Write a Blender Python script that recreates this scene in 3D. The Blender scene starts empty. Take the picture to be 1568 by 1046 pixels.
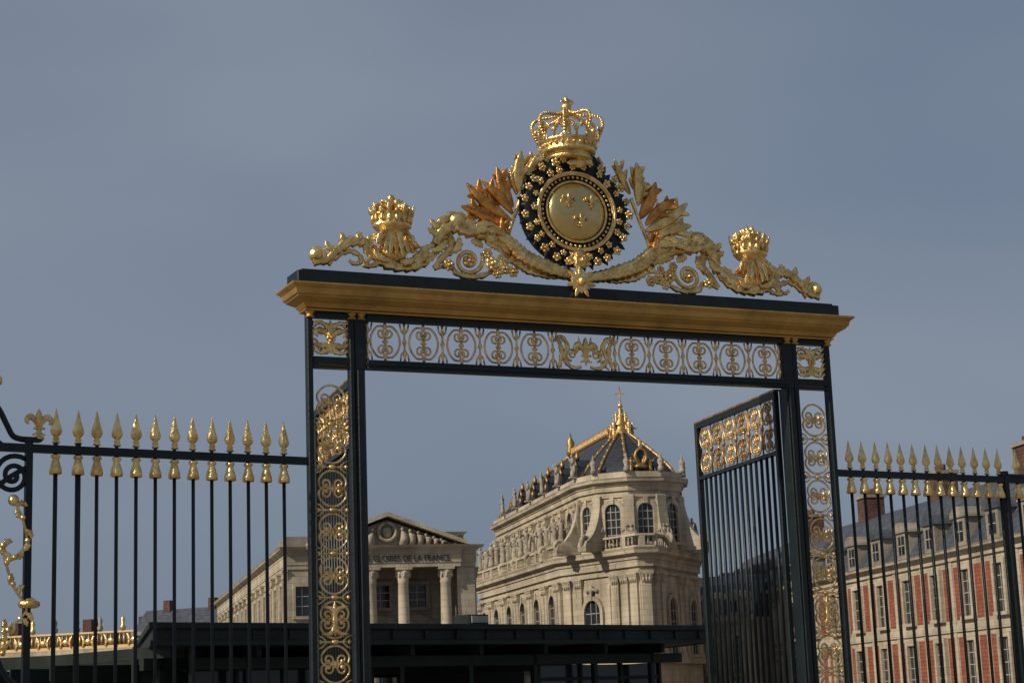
import bpy, math, random
from mathutils import Matrix, Vector
random.seed(7)
PSI=math.radians(24.6); PITCH=math.radians(11.3); ROLL=0.037
sc=bpy.context.scene
sc.view_settings.view_transform='Standard'; sc.view_settings.look='None'; sc.view_settings.exposure=0
V=Vector; pi=math.pi
# ---------------------------------------------------------------- materials
def mat(name,col,rough=.7,metal=0,var=.25,scale=3.,bump=0.,bscale=20.,dark=None,streak=False,spec=.5,blocks=None):
    m=bpy.data.materials.new(name); m.use_nodes=True; nt=m.node_tree; N=nt.nodes; L=nt.links
    b=N['Principled BSDF']; b.inputs['Roughness'].default_value=rough; b.inputs['Metallic'].default_value=metal
    b.inputs['Specular IOR Level'].default_value=spec
    tc=N.new('ShaderNodeTexCoord'); no=N.new('ShaderNodeTexNoise'); no.inputs['Scale'].default_value=scale
    no.inputs['Detail'].default_value=6; no.inputs['Roughness'].default_value=.65
    if streak:
        mp=N.new('ShaderNodeMapping'); mp.inputs['Scale'].default_value=(1,1,.25)
        L.new(tc.outputs['Object'],mp.inputs['Vector']); L.new(mp.outputs[0],no.inputs['Vector'])
    else: L.new(tc.outputs['Object'],no.inputs['Vector'])
    rp=N.new('ShaderNodeValToRGB'); d=dark or tuple(c*(1-var*1.6) for c in col)
    rp.color_ramp.elements[0].position=.32; rp.color_ramp.elements[0].color=(*d,1)
    rp.color_ramp.elements[1].position=.62; rp.color_ramp.elements[1].color=(*[min(1,c*(1+var*.35)) for c in col],1)
    L.new(no.outputs['Fac'],rp.inputs['Fac']); out=rp.outputs['Color']
    if blocks:
        sx=N.new('ShaderNodeSeparateXYZ'); L.new(tc.outputs['Object'],sx.inputs[0])
        ad=N.new('ShaderNodeMath'); ad.operation='ADD'; L.new(sx.outputs[0],ad.inputs[0]); L.new(sx.outputs[1],ad.inputs[1])
        cb=N.new('ShaderNodeCombineXYZ'); L.new(ad.outputs[0],cb.inputs[0]); L.new(sx.outputs[2],cb.inputs[1])
        br=N.new('ShaderNodeTexBrick'); br.inputs['Scale'].default_value=1; br.inputs['Brick Width'].default_value=blocks[0]; br.inputs['Row Height'].default_value=blocks[1]
        br.inputs['Mortar Size'].default_value=blocks[2]; br.inputs['Color1'].default_value=(1,1,1,1); br.inputs['Color2'].default_value=(.84,.83,.81,1); br.inputs['Mortar'].default_value=(.6,.58,.55,1)
        L.new(cb.outputs[0],br.inputs['Vector'])
        mx=N.new('ShaderNodeMix'); mx.data_type='RGBA'; mx.blend_type='MULTIPLY'; mx.inputs['Factor'].default_value=1
        L.new(out,mx.inputs['A']); L.new(br.outputs['Color'],mx.inputs['B']); out=mx.outputs['Result']
    L.new(out,b.inputs['Base Color'])
    if metal>.5:
        rr=N.new('ShaderNodeMapRange'); rr.inputs['To Min'].default_value=rough+.16; rr.inputs['To Max'].default_value=rough-.06
        L.new(no.outputs['Fac'],rr.inputs['Value']); L.new(rr.outputs[0],b.inputs['Roughness'])
    if bump>0:
        n2=N.new('ShaderNodeTexNoise'); n2.inputs['Scale'].default_value=bscale; n2.inputs['Detail'].default_value=4
        L.new(tc.outputs['Object'],n2.inputs['Vector'])
        bp=N.new('ShaderNodeBump'); bp.inputs['Strength'].default_value=bump; bp.inputs['Distance'].default_value=.05
        L.new(n2.outputs['Fac'],bp.inputs['Height']); L.new(bp.outputs[0],b.inputs['Normal'])
    return m
GOLD=mat('gilding',(1.0,.70,.30),.24,.90,.2,9,.3,45,dark=(.55,.32,.10))
GOLDF=mat('gilding_fine',(.92,.66,.31),.32,.86,.25,14,.2,60,dark=(.50,.31,.12))
GOLDM=mat('gilded_moulding',(.54,.32,.088),.42,.7,.22,2.5,.15,30,dark=(.38,.22,.06))
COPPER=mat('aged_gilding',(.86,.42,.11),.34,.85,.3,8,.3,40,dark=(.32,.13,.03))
GOLD_DARK=mat('shaded_gilding',(.50,.32,.12),.40,.8,.3,10,.2,40,dark=(.17,.10,.04))  # gate-leaf shade put into the gold colour; duller gold on the roofs
DISC=mat('gilded_disc',(.68,.51,.22),.20,.95,.12,5,.10,14)
IRON=mat('dark_green_iron',(.006,.012,.013),.42,.0,.3,6,.08,40,spec=.35)
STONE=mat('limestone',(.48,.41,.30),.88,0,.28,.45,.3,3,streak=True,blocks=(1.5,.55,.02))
STONE2=mat('weathered_shaded_limestone',(.30,.265,.21),.9,0,.3,.5,.4,3,streak=True,blocks=(1.3,.5,.02))  # weathered stone; its darker tone also paints the shade inside the portico
SLATE=mat('slate',(.028,.034,.046),.55,0,.3,1.2,.3,6,blocks=(.5,.35,.03))
SLATEL=mat('grey_slate',(.070,.078,.095),.6,0,.3,1.2,.3,6,blocks=(.6,.4,.03))
GLASS=mat('window_glass',(.02,.025,.03),.15,0,.4,.8)
BRICK=mat('red_brick',(.29,.085,.048),.9,0,.25,1.1,.3,8,blocks=(.9,.3,.04))
CHIM=mat('sooty_brick',(.13,.06,.045),.9,0,.35,1.1,.3,8,blocks=(.6,.3,.05))
WHITE=mat('window_paint',(.34,.32,.28),.6,0,.15,2)
CANOPY=mat('green_painted_steel',(.014,.022,.017),.6,0,.3,1.5,spec=.25)
CANG=mat('tinted_glazing',(.02,.03,.027),.12,0,.4,.6)
CROSS=mat('statue_stone',(.36,.31,.24),.9,0,.3,2,.3,10)
COBB=mat('cobblestone',(.20,.18,.16),.9,0,.3,1.5,.5,6)
GRAV=mat('paving',(.24,.22,.19),.9,0,.2,.8,.3,10)
MATS=[GOLD,GOLDF,GOLDM,COPPER,GOLD_DARK,DISC,IRON,STONE,STONE2,SLATE,SLATEL,GLASS,BRICK,CHIM,WHITE,CANOPY,CANG,CROSS,COBB,GRAV]
IDX={m.name:i for i,m in enumerate(MATS)}
# ---------------------------------------------------------------- mesh builder
class MB:
    def __init__(s): s.v=[];s.f=[];s.m=[];s.M=Matrix.Identity(4);s.sm=[]
    def add(s,vs,fs,m,smooth=False):
        o=len(s.v); s.v+= [s.M@V(p) for p in vs]
        k=IDX[m.name]
        for f in fs: s.f.append([i+o for i in f]); s.m.append(k); s.sm.append(smooth)
    def box(s,x0,x1,y0,y1,z0,z1,m):
        s.add([(x0,y0,z0),(x1,y0,z0),(x1,y1,z0),(x0,y1,z0),(x0,y0,z1),(x1,y0,z1),(x1,y1,z1),(x0,y1,z1)],
              [(0,3,2,1),(4,5,6,7),(0,1,5,4),(1,2,6,5),(2,3,7,6),(3,0,4,7)],m)
    def bbox(s,x0,x1,y0,y1,z0,z1,m,b=.01):
        pl=[(x0+b,y0),(x1-b,y0),(x1,y0+b),(x1,y1-b),(x1-b,y1),(x0+b,y1),(x0,y1-b),(x0,y0+b)]
        s.prism(pl,z0,z1,m)
    def prism(s,pl,z0,z1,m):
        n=len(pl); s.add([(x,y,z0) for x,y in pl]+[(x,y,z1) for x,y in pl],
            [tuple(range(n))[::-1],tuple(range(n,2*n))]+[(i,(i+1)%n,(i+1)%n+n,i+n) for i in range(n)],m)
    def plate(s,pl,y0,y1,m):
        n=len(pl); s.add([(x,y0,z) for x,z in pl]+[(x,y1,z) for x,z in pl],
            [tuple(range(n)),tuple(range(n,2*n))[::-1]]+[(i,i+n,(i+1)%n+n,(i+1)%n) for i in range(n)],m)
    def tube(s,pts,r,m,n=6,closed=False):
        pts=[V(p) for p in pts]; k=len(pts); vs=[];prev=None
        if not hasattr(r,'__len__'): r=[r]*k
        for i,p in enumerate(pts):
            a=pts[(i-1)%k] if (closed or i>0) else p; b=pts[(i+1)%k] if (closed or i<k-1) else p
            t=(b-a); t=t.normalized() if t.length>1e-9 else V((0,0,1))
            if prev is None:
                ref=V((0,1,0)) if abs(t.y)<.9 else V((1,0,0)); u=t.cross(ref).normalized()
            else:
                u=prev-t*prev.dot(t); u=u.normalized() if u.length>1e-6 else t.orthogonal().normalized()
            prev=u; w=t.cross(u)
            for j in range(n):
                an=2*pi*j/n; vs.append(p+(u*math.cos(an)+w*math.sin(an))*r[i])
        fs=[]
        for i in range(k if closed else k-1):
            for j in range(n):
                a=i*n+j;b=i*n+(j+1)%n;c=((i+1)%k)*n+(j+1)%n;d=((i+1)%k)*n+j; fs.append((a,b,c,d))
        if not closed: fs+=[tuple(range(n))[::-1],tuple(range((k-1)*n,k*n))]
        s.add(vs,fs,m,True)
    def lathe(s,prof,c,m,n=10,sx=1,sy=1,smooth=True):
        vs=[];fs=[]
        for r,z in prof:
            for j in range(n):
                a=2*pi*j/n+.3; vs.append((c[0]+r*sx*math.cos(a),c[1]+r*sy*math.sin(a),c[2]+z))
        for i in range(len(prof)-1):
            for j in range(n): fs.append((i*n+j,i*n+(j+1)%n,(i+1)*n+(j+1)%n,(i+1)*n+j))
        fs+=[tuple(range(n))[::-1],tuple(range((len(prof)-1)*n,len(prof)*n))]
        s.add(vs,fs,m,smooth)
    def lathe_y(s,prof,c,m,n=32,ex=1):
        vs=[];fs=[]
        for r,d in prof:
            for j in range(n):
                a=2*pi*j/n; vs.append((c[0]+r*ex*math.cos(a),c[1]-d,c[2]+r*math.sin(a)))
        for i in range(len(prof)-1):
            for j in range(n): fs.append((i*n+j,i*n+(j+1)%n,(i+1)*n+(j+1)%n,(i+1)*n+j))
        fs.append(tuple(range((len(prof)-1)*n,len(prof)*n)))
        s.add(vs,fs,m,True)
    def ell(s,c,r,m,n=8,k=5):
        if not hasattr(r,'__len__'): r=(r,r,r)
        vs=[(c[0],c[1],c[2]-r[2])]
        for i in range(1,k):
            ph=-pi/2+pi*i/k
            for j in range(n):
                a=2*pi*j/n; vs.append((c[0]+r[0]*math.cos(ph)*math.cos(a),c[1]+r[1]*math.cos(ph)*math.sin(a),c[2]+r[2]*math.sin(ph)))
        vs.append((c[0],c[1],c[2]+r[2])); T=len(vs)-1; fs=[]
        for j in range(n): fs.append((0,1+(j+1)%n,1+j)); fs.append((T,T-n+j,T-n+(j+1)%n))
        for i in range(k-2):
            for j in range(n): a=1+i*n; fs.append((a+j,a+(j+1)%n,a+n+(j+1)%n,a+n+j))
        s.add(vs,fs,m,True)
    def ribbon(s,pts,w,m,teeth=6,y0=0,fat=.8,tilt=0,cut=.42):
        k=len(pts); vs=[];fs=[]
        for i,(x,z) in enumerate(pts):
            a=pts[max(0,i-1)];b=pts[min(k-1,i+1)]; tx,tz=b[0]-a[0],b[1]-a[1]; l=math.hypot(tx,tz) or 1; nx,nz=-tz/l,tx/l
            t=i/(k-1); W=w(t) if callable(w) else w
            sw=(t*teeth)%1; e=W*(1-cut+cut*(1-sw)); yy=y0-tilt*t; hy=W*fat*(.75+.35*sw)
            for o,d in ((-e,0),(-.5*e,-hy),(0,-hy*.5),(.5*e,-hy),(e,0),(0,W*.4)):
                vs.append((x+nx*o,yy+d,z+nz*o))
        for i in range(k-1):
            for j in range(6): fs.append((i*6+j,i*6+(j+1)%6,(i+1)*6+(j+1)%6,(i+1)*6+j))
        s.add(vs,fs,m,True)
    def leaf(s,p0,p1,w,m,bend=0,teeth=4,y0=0,tilt=0,n=20,fat=.45,cut=.42):
        dx,dz=p1[0]-p0[0],p1[1]-p0[1]; pts=[]
        for i in range(n):
            t=i/(n-1); o=bend*math.sin(pi*t); pts.append((p0[0]+dx*t-dz*o,p0[1]+dz*t+dx*o))
        s.ribbon(pts,lambda t:w*(max(0.02,math.sin(pi*min(1,t*.93+.05)))**.7),m,teeth,y0,fat,tilt,cut)
    def palm(s,p0,p1,w,m,y0=0,bend=.05,pairs=2):
        dx,dz=p1[0]-p0[0],p1[1]-p0[1]; L=math.hypot(dx,dz); a=math.atan2(dz,dx)
        s.leaf(p0,p1,w*.50,m,bend,1,y0-.012,.05,16,.6,.05)
        for i in range(pairs):
            t=.30+.28*i
            for g in (-1,1):
                b=a+g*math.radians(34); l=L*(.42-.12*t)
                q=(p0[0]+dx*t,p0[1]+dz*t); s.leaf(q,(q[0]+l*math.cos(b),q[1]+l*math.sin(b)),w*.30,m,-.12*g,1,y0+.015*g,.04*(1+i%2),12,.6,.05)
    def mirror(s):
        n=len(s.v); s.v+=[V((-p.x,p.y,p.z)) for p in s.v]
        for i in range(len(s.f)): s.f.append([j+n for j in s.f[i]][::-1]); s.m.append(s.m[i]); s.sm.append(s.sm[i])
    def sweep(s,pts,prof,m,closed=False,smooth=False):
        n=len(pts); k=len(prof); nr=[]
        for i in range(n if closed else n-1):
            a=pts[i];b=pts[(i+1)%n]; d=V((b[0]-a[0],b[1]-a[1])).normalized(); nr.append(V((d.y,-d.x)))
        vs=[];fs=[]
        for i,p in enumerate(pts):
            if closed: a,b=nr[i-1],nr[i]
            else: a=nr[max(0,i-1)]; b=nr[min(n-2,i)]
            mm=(a+b)/(1+a.dot(b))
            for o,z in prof: vs.append((p[0]+mm.x*o,p[1]+mm.y*o,z))
        for i in range(n if closed else n-1):
            q=(i+1)%n
            for j in range(k-1): fs.append((i*k+j,q*k+j,q*k+j+1,i*k+j+1))
            fs.append((i*k+k-1,q*k+k-1,q*k,i*k))
        if not closed: fs+=[tuple(range(k)),tuple(range((n-1)*k,n*k))[::-1]]
        s.add(vs,fs,m,smooth)
    def wall(s,P,Q,base=None):
        d=V((Q[0]-P[0],Q[1]-P[1])); L=d.length; d/=L
        s.M=(base or Matrix.Identity(4))@Matrix(((d.x,-d.y,0,P[0]),(d.y,d.x,0,P[1]),(0,0,1,0),(0,0,0,1)))
        return L
    def ident(s): s.M=Matrix.Identity(4)
    def make(s,name,parent):
        me=bpy.data.meshes.new(name); me.from_pydata([tuple(p) for p in s.v],[],s.f)
        used=sorted(set(s.m)); rm={u:i for i,u in enumerate(used)}
        for u in used: me.materials.append(MATS[u])
        me.polygons.foreach_set('material_index',[rm[i] for i in s.m]); me.polygons.foreach_set('use_smooth',s.sm)
        me.update(); import bmesh
        bm=bmesh.new(); bm.from_mesh(me); bmesh.ops.recalc_face_normals(bm,faces=bm.faces); bm.to_mesh(me); bm.free()
        o=bpy.data.objects.new(name,me); sc.collection.objects.link(o)
        if parent: o.parent=parent
        return o
def root(name,M=None):
    e=bpy.data.objects.new(name,None); sc.collection.objects.link(e)
    if M: e.matrix_world=M
    return e
def cr(pts,n=8):
    P=[pts[0]]+list(pts)+[pts[-1]]; out=[]
    for i in range(1,len(P)-2):
        for j in range(n):
            t=j/n; out.append(tuple(.5*((2*b)+(c-a)*t+(2*a-5*b+4*c-d)*t*t+(-a+3*b-3*c+d)*t**3) for a,b,c,d in zip(P[i-1],P[i],P[i+1],P[i+2])))
    out.append(tuple(pts[-1])); return out
def spiral(c,r0,r1,a0,turns,n=26):
    return [(c[0]+(r0+(r1-r0)*(i/(n-1))**.8)*math.cos(a0+2*pi*turns*i/(n-1)),c[1]+(r0+(r1-r0)*(i/(n-1))**.8)*math.sin(a0+2*pi*turns*i/(n-1))) for i in range(n)]
def xz(p,y=0): return [(a,y,b) for a,b in p]
def cscroll(mb,cx,cz,w,h,side,r,m,y=0,rot=False,curl=.42,turns=1.35):
    a=math.radians(62); arc=[(math.cos(-a+2*a*i/14)*w,math.sin(-a+2*a*i/14)*h) for i in range(15)]
    rr=min(w,h)*curl
    def tail(sg):
        px,pz=math.cos(a)*w,math.sin(a)*h*sg
        nx,nz=math.cos(a),math.sin(a)*sg
        c=(px-nx*rr,pz-nz*rr); a0=math.atan2(nz,nx)
        return spiral(c,rr,rr*.22,a0,turns*sg,20)
    up=tail(1); dn=tail(-1); P=dn[::-1][:-1]+arc+up[1:]
    P=[(p[0]*side,p[1]) for p in P]
    if rot: P=[(p[1],p[0]) for p in P]
    k=len(P); R=[r*(1.0 if 3<i<k-4 else 1.25) for i in range(k)]
    mb.tube(xz([(cx+p[0],cz+p[1]) for p in P],y),R,m,5)
    for q in (P[0],P[-1]): mb.ell((cx+q[0],y,cz+q[1]),r*2.0,m,6,4)
def fleur(mb,cx,cz,s,y,m):
    mb.leaf((cx,cz-.1*s),(cx,cz+1.0*s),.24*s,m,0,1,y,fat=.7,cut=.1)
    for g in (-1,1):
        P=cr([(cx+g*.06*s,cz-.1*s),(cx+g*.2*s,cz+.3*s),(cx+g*.5*s,cz+.55*s),(cx+g*.72*s,cz+.32*s),(cx+g*.6*s,cz+.12*s)],6)
        mb.ribbon(P,lambda t:.13*s*(.5+math.sin(pi*t)),m,1,y,.8,cut=.1)
        P=cr([(cx+g*.05*s,cz-.15*s),(cx+g*.14*s,cz-.4*s),(cx+g*.38*s,cz-.5*s)],6)
        mb.ribbon(P,lambda t:.09*s*(1.1-t*.6),m,1,y,.8,cut=.1)
    mb.leaf((cx,cz-.1*s),(cx,cz-.72*s),.12*s,m,0,1,y,fat=.7,cut=.1)
    mb.tube([(cx-.32*s,y-.05*s,cz-.12*s),(cx+.32*s,y-.05*s,cz-.12*s)],.075*s,m,6)
def blossom(mb,c,r,m,n=5):
    a0=random.random()*6
    for i in range(n):
        a=a0+2*pi*i/n; mb.ell((c[0]+.60*r*math.cos(a),c[1],c[2]+.60*r*math.sin(a)),(r*.42,r*.28,r*.42),m,6,4)
    mb.ell((c[0],c[1]-r*.22,c[2]),r*.30,m,6,4)
# ================================================================= GATE
GX,GY=8.19,16.15
gate=root('gilded_palace_gate',Matrix.Translation((GX,GY,0)))
# elevation drawing of the gate: drawing units -> metres from the gate centre (x, z)
def T(u,v):
    dx=u-784;dy=v-523; a=dx*math.cos(ROLL)-dy*math.sin(ROLL); b=dx*math.sin(ROLL)+dy*math.cos(ROLL)
    F=2787*math.cos(PITCH)+b*math.sin(PITCH); U=2787*math.sin(PITCH)-b*math.cos(PITCH)
    X=a*math.cos(PSI)+F*math.sin(PSI); Y=F*math.cos(PSI)-a*math.sin(PSI); t=GY/Y
    return (X*t-GX,1.6+U*t)
def TT(*l): return [T(*p) for p in l]
K=.0070
mb=MB()
for sgn in (-1,1):
    def B(x0,x1,y0,y1,z0,z1,m=IRON,b=.008):
        a,c=sorted((x0*sgn,x1*sgn)); mb.bbox(a,c,y0,y1,z0,z1,m,b)
    B(2.885,2.94,-.05,.04,.25,5.33); B(2.47,2.52,-.05,.04,.25,5.33)
    B(2.365,2.471,-.04,.12,.25,4.80)
    B(2.385,2.45,-.062,-.041,.3,4.78)
    B(2.345,2.47,-.045,.05,4.80,5.33)
    for z0,z1 in ((5.275,5.33),(4.83,4.90),(4.79,4.815),(.25,.9),(.95,1.0)):
        B(2.521,2.884,-.045,.035,z0,z1,b=.003)
    B(2.28,3.02,-.22,.24,0,.25,STONE2,.02)
mb.bbox(-2.344,2.344,-.06,.05,4.80,4.885,IRON,.006)
mb.bbox(-2.364,2.364,-.075,-.061,4.83,4.855,IRON,.002)
mb.bbox(-2.344,2.344,-.055,.05,5.275,5.33,IRON,.006)
mb.bbox(-3.06,3.03,-.15,.19,5.568,5.70,IRON,.01)
mb.bbox(-3.01,2.98,-.11,.14,5.701,5.725,IRON,.01)
mb.make('iron_frame',gate)
mb=MB()
rect=[(-2.94,-.07),(2.94,-.07),(2.94,.09),(-2.94,.09)]
mb.sweep(rect,[(0,5.331),(.025,5.331),(.03,5.345),(.015,5.352),(.035,5.362),(.045,5.38),(.052,5.383),(.052,5.397),(.075,5.41),(.105,5.428),(.125,5.44),(.13,5.443),(.13,5.452),(.15,5.466),(.16,5.515),(.172,5.525),(.20,5.55),(.20,5.566),(0,5.566)],GOLDM,True)
for sgn in (-1,1):
    for x in (2.912,2.495,2.40):
        mb.lathe([(.040,0),(.046,.01),(.032,.02),(.032,.035),(.047,.05),(.047,.06)],(sgn*x,-.05,5.27),GOLDM,8)
mb.make('gilded_cornice',gate)
# --- post and frieze scrollwork
mb=MB(); R=.0112
cw=.398
for sgn in (-1,1):
    for i in range(5):
        cx=sgn*(2.34-cw*(i+.5)); cz=5.08
        for sd in (-1,1): cscroll(mb,cx,cz,.150,.170,sd,R,GOLDF,0,False,.50,1.35)
        mb.tube([(cx,0,cz-.05),(cx,0,cz+.05)],.013,GOLDF,5); mb.ell((cx,0,cz),(.034,.022,.020),GOLDF,6,4)
        for g in (-1,1): mb.ell((cx,0,cz+g*.16),(.02,.015,.028),GOLDF,6,4)
        bx=cx+.5*cw*sgn*-1
        for xx in (bx,) + ((cx+.5*cw*sgn-.02*sgn,) if i==0 else ()):
            mb.lathe([(.016,-.19),(.010,-.15),(.022,-.11),(.011,-.08),(.011,-.03),(.026,0),(.011,.03),(.011,.08),(.022,.11),(.010,.15),(.016,.19)],(xx,0,cz),GOLDF,6)
            for q in (-1,1): mb.tube(xz([(xx-.045,cz+q*.18),(xx-.035,cz+q*.12),(xx,cz+q*.075),(xx+.035,cz+q*.12),(xx+.045,cz+q*.18)]),.009,GOLDF,5)
    px=sgn*2.702; z=1.02; ch=.405
    while z+ch<4.82:
        cz=z+ch/2
        for sd in (-1,1): cscroll(mb,px,cz,.168,.152,sd,R,GOLDF,-.005,True,.5,1.35)
        mb.tube([(px-.05,0,cz),(px+.05,0,cz)],.013,GOLDF,5); mb.ell((px,0,cz),(.022,.02,.038),GOLDF,6,4)
        mb.tube([(px-.175,0,z),(px-.06,0,z),(px+.06,0,z),(px+.175,0,z)],.010,GOLDF,5)
        mb.ell((px,-.01,z),(.045,.025,.024),GOLDF,8,4)
        for g in (-1,1):
            mb.ell((px+g*.14,0,z),(.02,.02,.024),GOLDF,6,4)
            mb.tube(xz([(px+g*.172,z+.06),(px+g*.12,z+.045),(px+g*.075,z),(px+g*.12,z-.045),(px+g*.172,z-.06)]),.009,GOLDF,5)
        if (2.1<cz<2.7):
            for g in (-1,1):
                mb.leaf((px,cz-.02),(px+g*.13,cz+.12),.03,GOLDF,.3*g,4,-.02); mb.leaf((px,cz-.02),(px+g*.13,cz-.13),.03,GOLDF,-.3*g,4,-.02)
            mb.leaf((px,cz-.15),(px,cz+.17),.035,GOLDF,0,5,-.02)
        z+=ch
    cz=5.085
    mb.leaf((px,cz-.15),(px,cz+.17),.05,GOLD,0,5,-.03)
    for g in (-1,1):
        for k2,(ax,az) in enumerate(((.15,.16),(.17,.06),(.17,-.05),(.14,-.15))):
            mb.leaf((px,cz-.03),(px+g*ax,cz+az),.035,GOLD,.25*g*(1 if k2<2 else -1),4,-.03)
        mb.tube(xz([(px+a*g,cz+b) for a,b in spiral((.09,.08),.07,.02,0,1.4)]),.010,GOLD,5)
        mb.tube(xz([(px+a*g,cz+b) for a,b in spiral((.09,-.09),.07,.02,0,-1.4)]),.010,GOLD,5)
        mb.tube(xz([(px+g*.168,cz-.17),(px+g*.168,cz+.17)]),.009,GOLD,5)
        for k2 in range(6): mb.leaf((px+g*.12,cz-.16+k2*.055),(px+g*.18,cz-.11+k2*.055),.016,GOLD,0,1,-.03)
    blossom(mb,(px,-.05,cz),.05,GOLD)
cz=5.07; fleur(mb,0,cz-.02,.17,-.04,GOLD)
for g in (-1,1):
    P=cr([(g*.05,cz-.15),(g*.16,cz-.16),(g*.24,cz-.06),(g*.2,cz+.06),(g*.27,cz+.15),(g*.33,cz+.1)],7)
    mb.ribbon(P,lambda t:.028*(.6+math.sin(pi*t)*.6),GOLD,7,-.03)
    mb.leaf((g*.2,cz-.02),(g*.07,cz+.16),.03,GOLD,.3*g,4,-.03); mb.leaf((g*.31,cz-.18),(g*.33,cz+.18),.035,GOLD,.15*g,7,-.03)
    mb.leaf((g*.27,cz-.17),(g*.18,cz+.05),.024,GOLD,.2,5,-.02)
    mb.tube(xz([(a*g,cz+b) for a,b in spiral((.14,-.02),.07,.015,-1.5,1.5)]),.011,GOLD,5)
mb.make('gilded_scrollwork',gate)
# --- crest : left half drawn, mirrored
mb=MB()
A=lambda *p:cr(TT(*p),8)
S1=lambda w,a=.65,b=.65:(lambda t:w*(a+b*math.sin(pi*t)))
c=T(482,391); mb.ell((c[0],-.02,c[1]),.068,GOLD,12,8)
mb.tube(xz([T(u,v) for u,v in spiral((484,391),13,6,1.2,-1.0)],-.02),[.03]*26,GOLD,6)
mb.ribbon(A((478,404),(500,399),(514,384),(535,372),(556,373),(570,386),(580,400),(600,409),(625,411),(648,404),(664,390)),S1(.058),GOLD,17,-.03,.8)
mb.ribbon(A((500,404),(512,394),(530,385),(546,389),(553,399),(543,405),(534,399)),lambda t:.042*(1.1-t*.5),GOLD,7,-.01,.9)
mb.ribbon(A((556,404),(568,396),(576,404),(566,409),(552,408)),.034,GOLD,5,-.05)
for p,q in (((515,386),(496,370)),((530,374),(522,358)),((548,374),(552,358)),((556,376),(588,368)),((576,394),(600,384)),((596,404),(640,388)),((625,408),(664,394)),((640,404),(660,378)),((610,408),(585,388))):
    mb.leaf(T(*p),T(*q),.048,GOLD,.2,4,-.05)
mb.ribbon(A((664,412),(676,396),(690,380),(684,362),(668,368),(664,382),(672,388)),S1(.046,.7,.6),GOLD,8,-.02)
c=T(697,340); mb.ell((c[0],-.05,c[1]),(.095,.06,.075),GOLD,10,6)
mb.ribbon(A((664,376),(672,358),(690,350),(712,354),(738,362),(760,374),(778,390)),S1(.080,.6,.6),GOLD,10,-.05,.75)
mb.ribbon(A((662,354),(674,341),(694,332),(709,336),(713,347)),S1(.052,.6,.6),GOLD,5,-.03)
mb.ribbon(A((690,352),(712,360),(738,356),(764,362)),S1(.042,.6,.6),GOLD,7,-.1,.75)
for p,q in (((680,352),(655,338)),((680,360),(652,352)),((700,352),(726,343)),((720,356),(756,348)),((735,362),(774,358)),((700,366),(688,390)),((680,370),(656,386)),((718,372),(736,382)),((740,375),(766,390))):
    mb.leaf(T(*p),T(*q),.055,GOLD,.15,4,-.06)
mb.tube(xz([T(u,v) for u,v in spiral((716,400),24,5,-.5,1.6,34)],-.02),[.025]*34,GOLD,6)
c=T(716,401); blossom(mb,(c[0],-.04,c[1]),.07,GOLD)
mb.ribbon(A((664,412),(688,408),(700,420),(726,425),(750,417),(762,398)),S1(.034,.7,.5),GOLD,9,-.01)
for u,v,r in ((750,406,.06),(768,413,.055),(782,418,.05),(684,408,.05),(743,390,.045),(758,421,.045),(764,398,.04)):
    c=T(u,v); blossom(mb,(c[0],-.06,c[1]),r*1.25,GOLD,6)
mb.ribbon(A((756,362),(776,374),(792,390),(812,403),(838,414),(862,422),(884,428)),lambda t:.090*(.5+.6*math.sin(pi*(t*.8+.15))),GOLD,15,-.06,.75,cut=.25)
mb.ribbon(A((770,388),(784,402),(806,416),(836,424),(860,426)),S1(.04,.6,.5),GOLD,12,-.03)
for p,q in (((800,395),(776,362)),((775,380),(764,350)),((786,392),(770,402))): mb.leaf(T(*p),T(*q),.05,GOLD,.15,4,-.05)
# flower basket / crown-shaped trophy
bx,bz=T(600,350)
mb.lathe([(.03,-.36),(.12,-.33),(.15,-.26),(.12,-.18),(.085,-.12),(.10,-.07),(.16,-.03),(.185,.0),(.20,.01),(.195,.035),(.18,.05),(.20,.12),(.21,.13),(.1,.16)],(bx,0,bz),GOLD,18,1,.75)
for i in range(16):
    a=2*pi*i/16; ca,sa=math.cos(a),math.sin(a); o=mb.M
    mb.ell((bx+.195*ca,.145*sa,bz+.08),(.022,.022,.045),GOLD,6,4)
    mb.M=Matrix(((-sa,-ca,0,bx+.195*ca),(ca*.75,-sa,0,.145*sa),(0,0,1,bz),(0,0,0,1)))
    mb.leaf((0,.10),(0,.23 if i%2 else .18),.030,GOLD,0,2,0,.03,12,.7,.3); mb.M=o
for i in range(46):
    a=random.random()*2*pi; rr=.19*math.sqrt(random.random()); h=.15+.11*(1-(rr/.19)**2)+random.random()*.04
    q=random.uniform(.018,.038); mb.ell((bx+rr*math.cos(a),rr*.75*math.sin(a),bz+h),(q,q,q*1.3),GOLD,6,4)
for i in range(9):
    a=-.9+1.8*i/8; mb.leaf((bx+.1*math.sin(a),bz+.16),(bx+.23*math.sin(a),bz+.16+.13*math.cos(a)*(.8 if i%2 else 1.)),.026,GOLD,.1*math.sin(a*5),3,-.06+.05*(i%3))
mb.lathe([(.02,0),(.04,.02),(.02,.05),(.005,.09)],(bx+.02,0,bz+.25),GOLD,8)
for i in range(9):
    a=-1.2+2.4*i/8
    mb.leaf((bx+.07*math.sin(a),bz-.04),(bx+.22*math.sin(a),bz-.22-.12*math.cos(a*1.5)*.8),.05,COPPER if i%3==1 else GOLD,.1*math.sin(a),4,-.08,.04)
mb.leaf((bx+.1,bz-.05),(bx+.26,bz-.2),.06,COPPER,-.2,4,-.10); mb.leaf((bx-.1,bz-.02),(bx-.2,bz-.12),.045,GOLD,.2,4,-.08)
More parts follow.
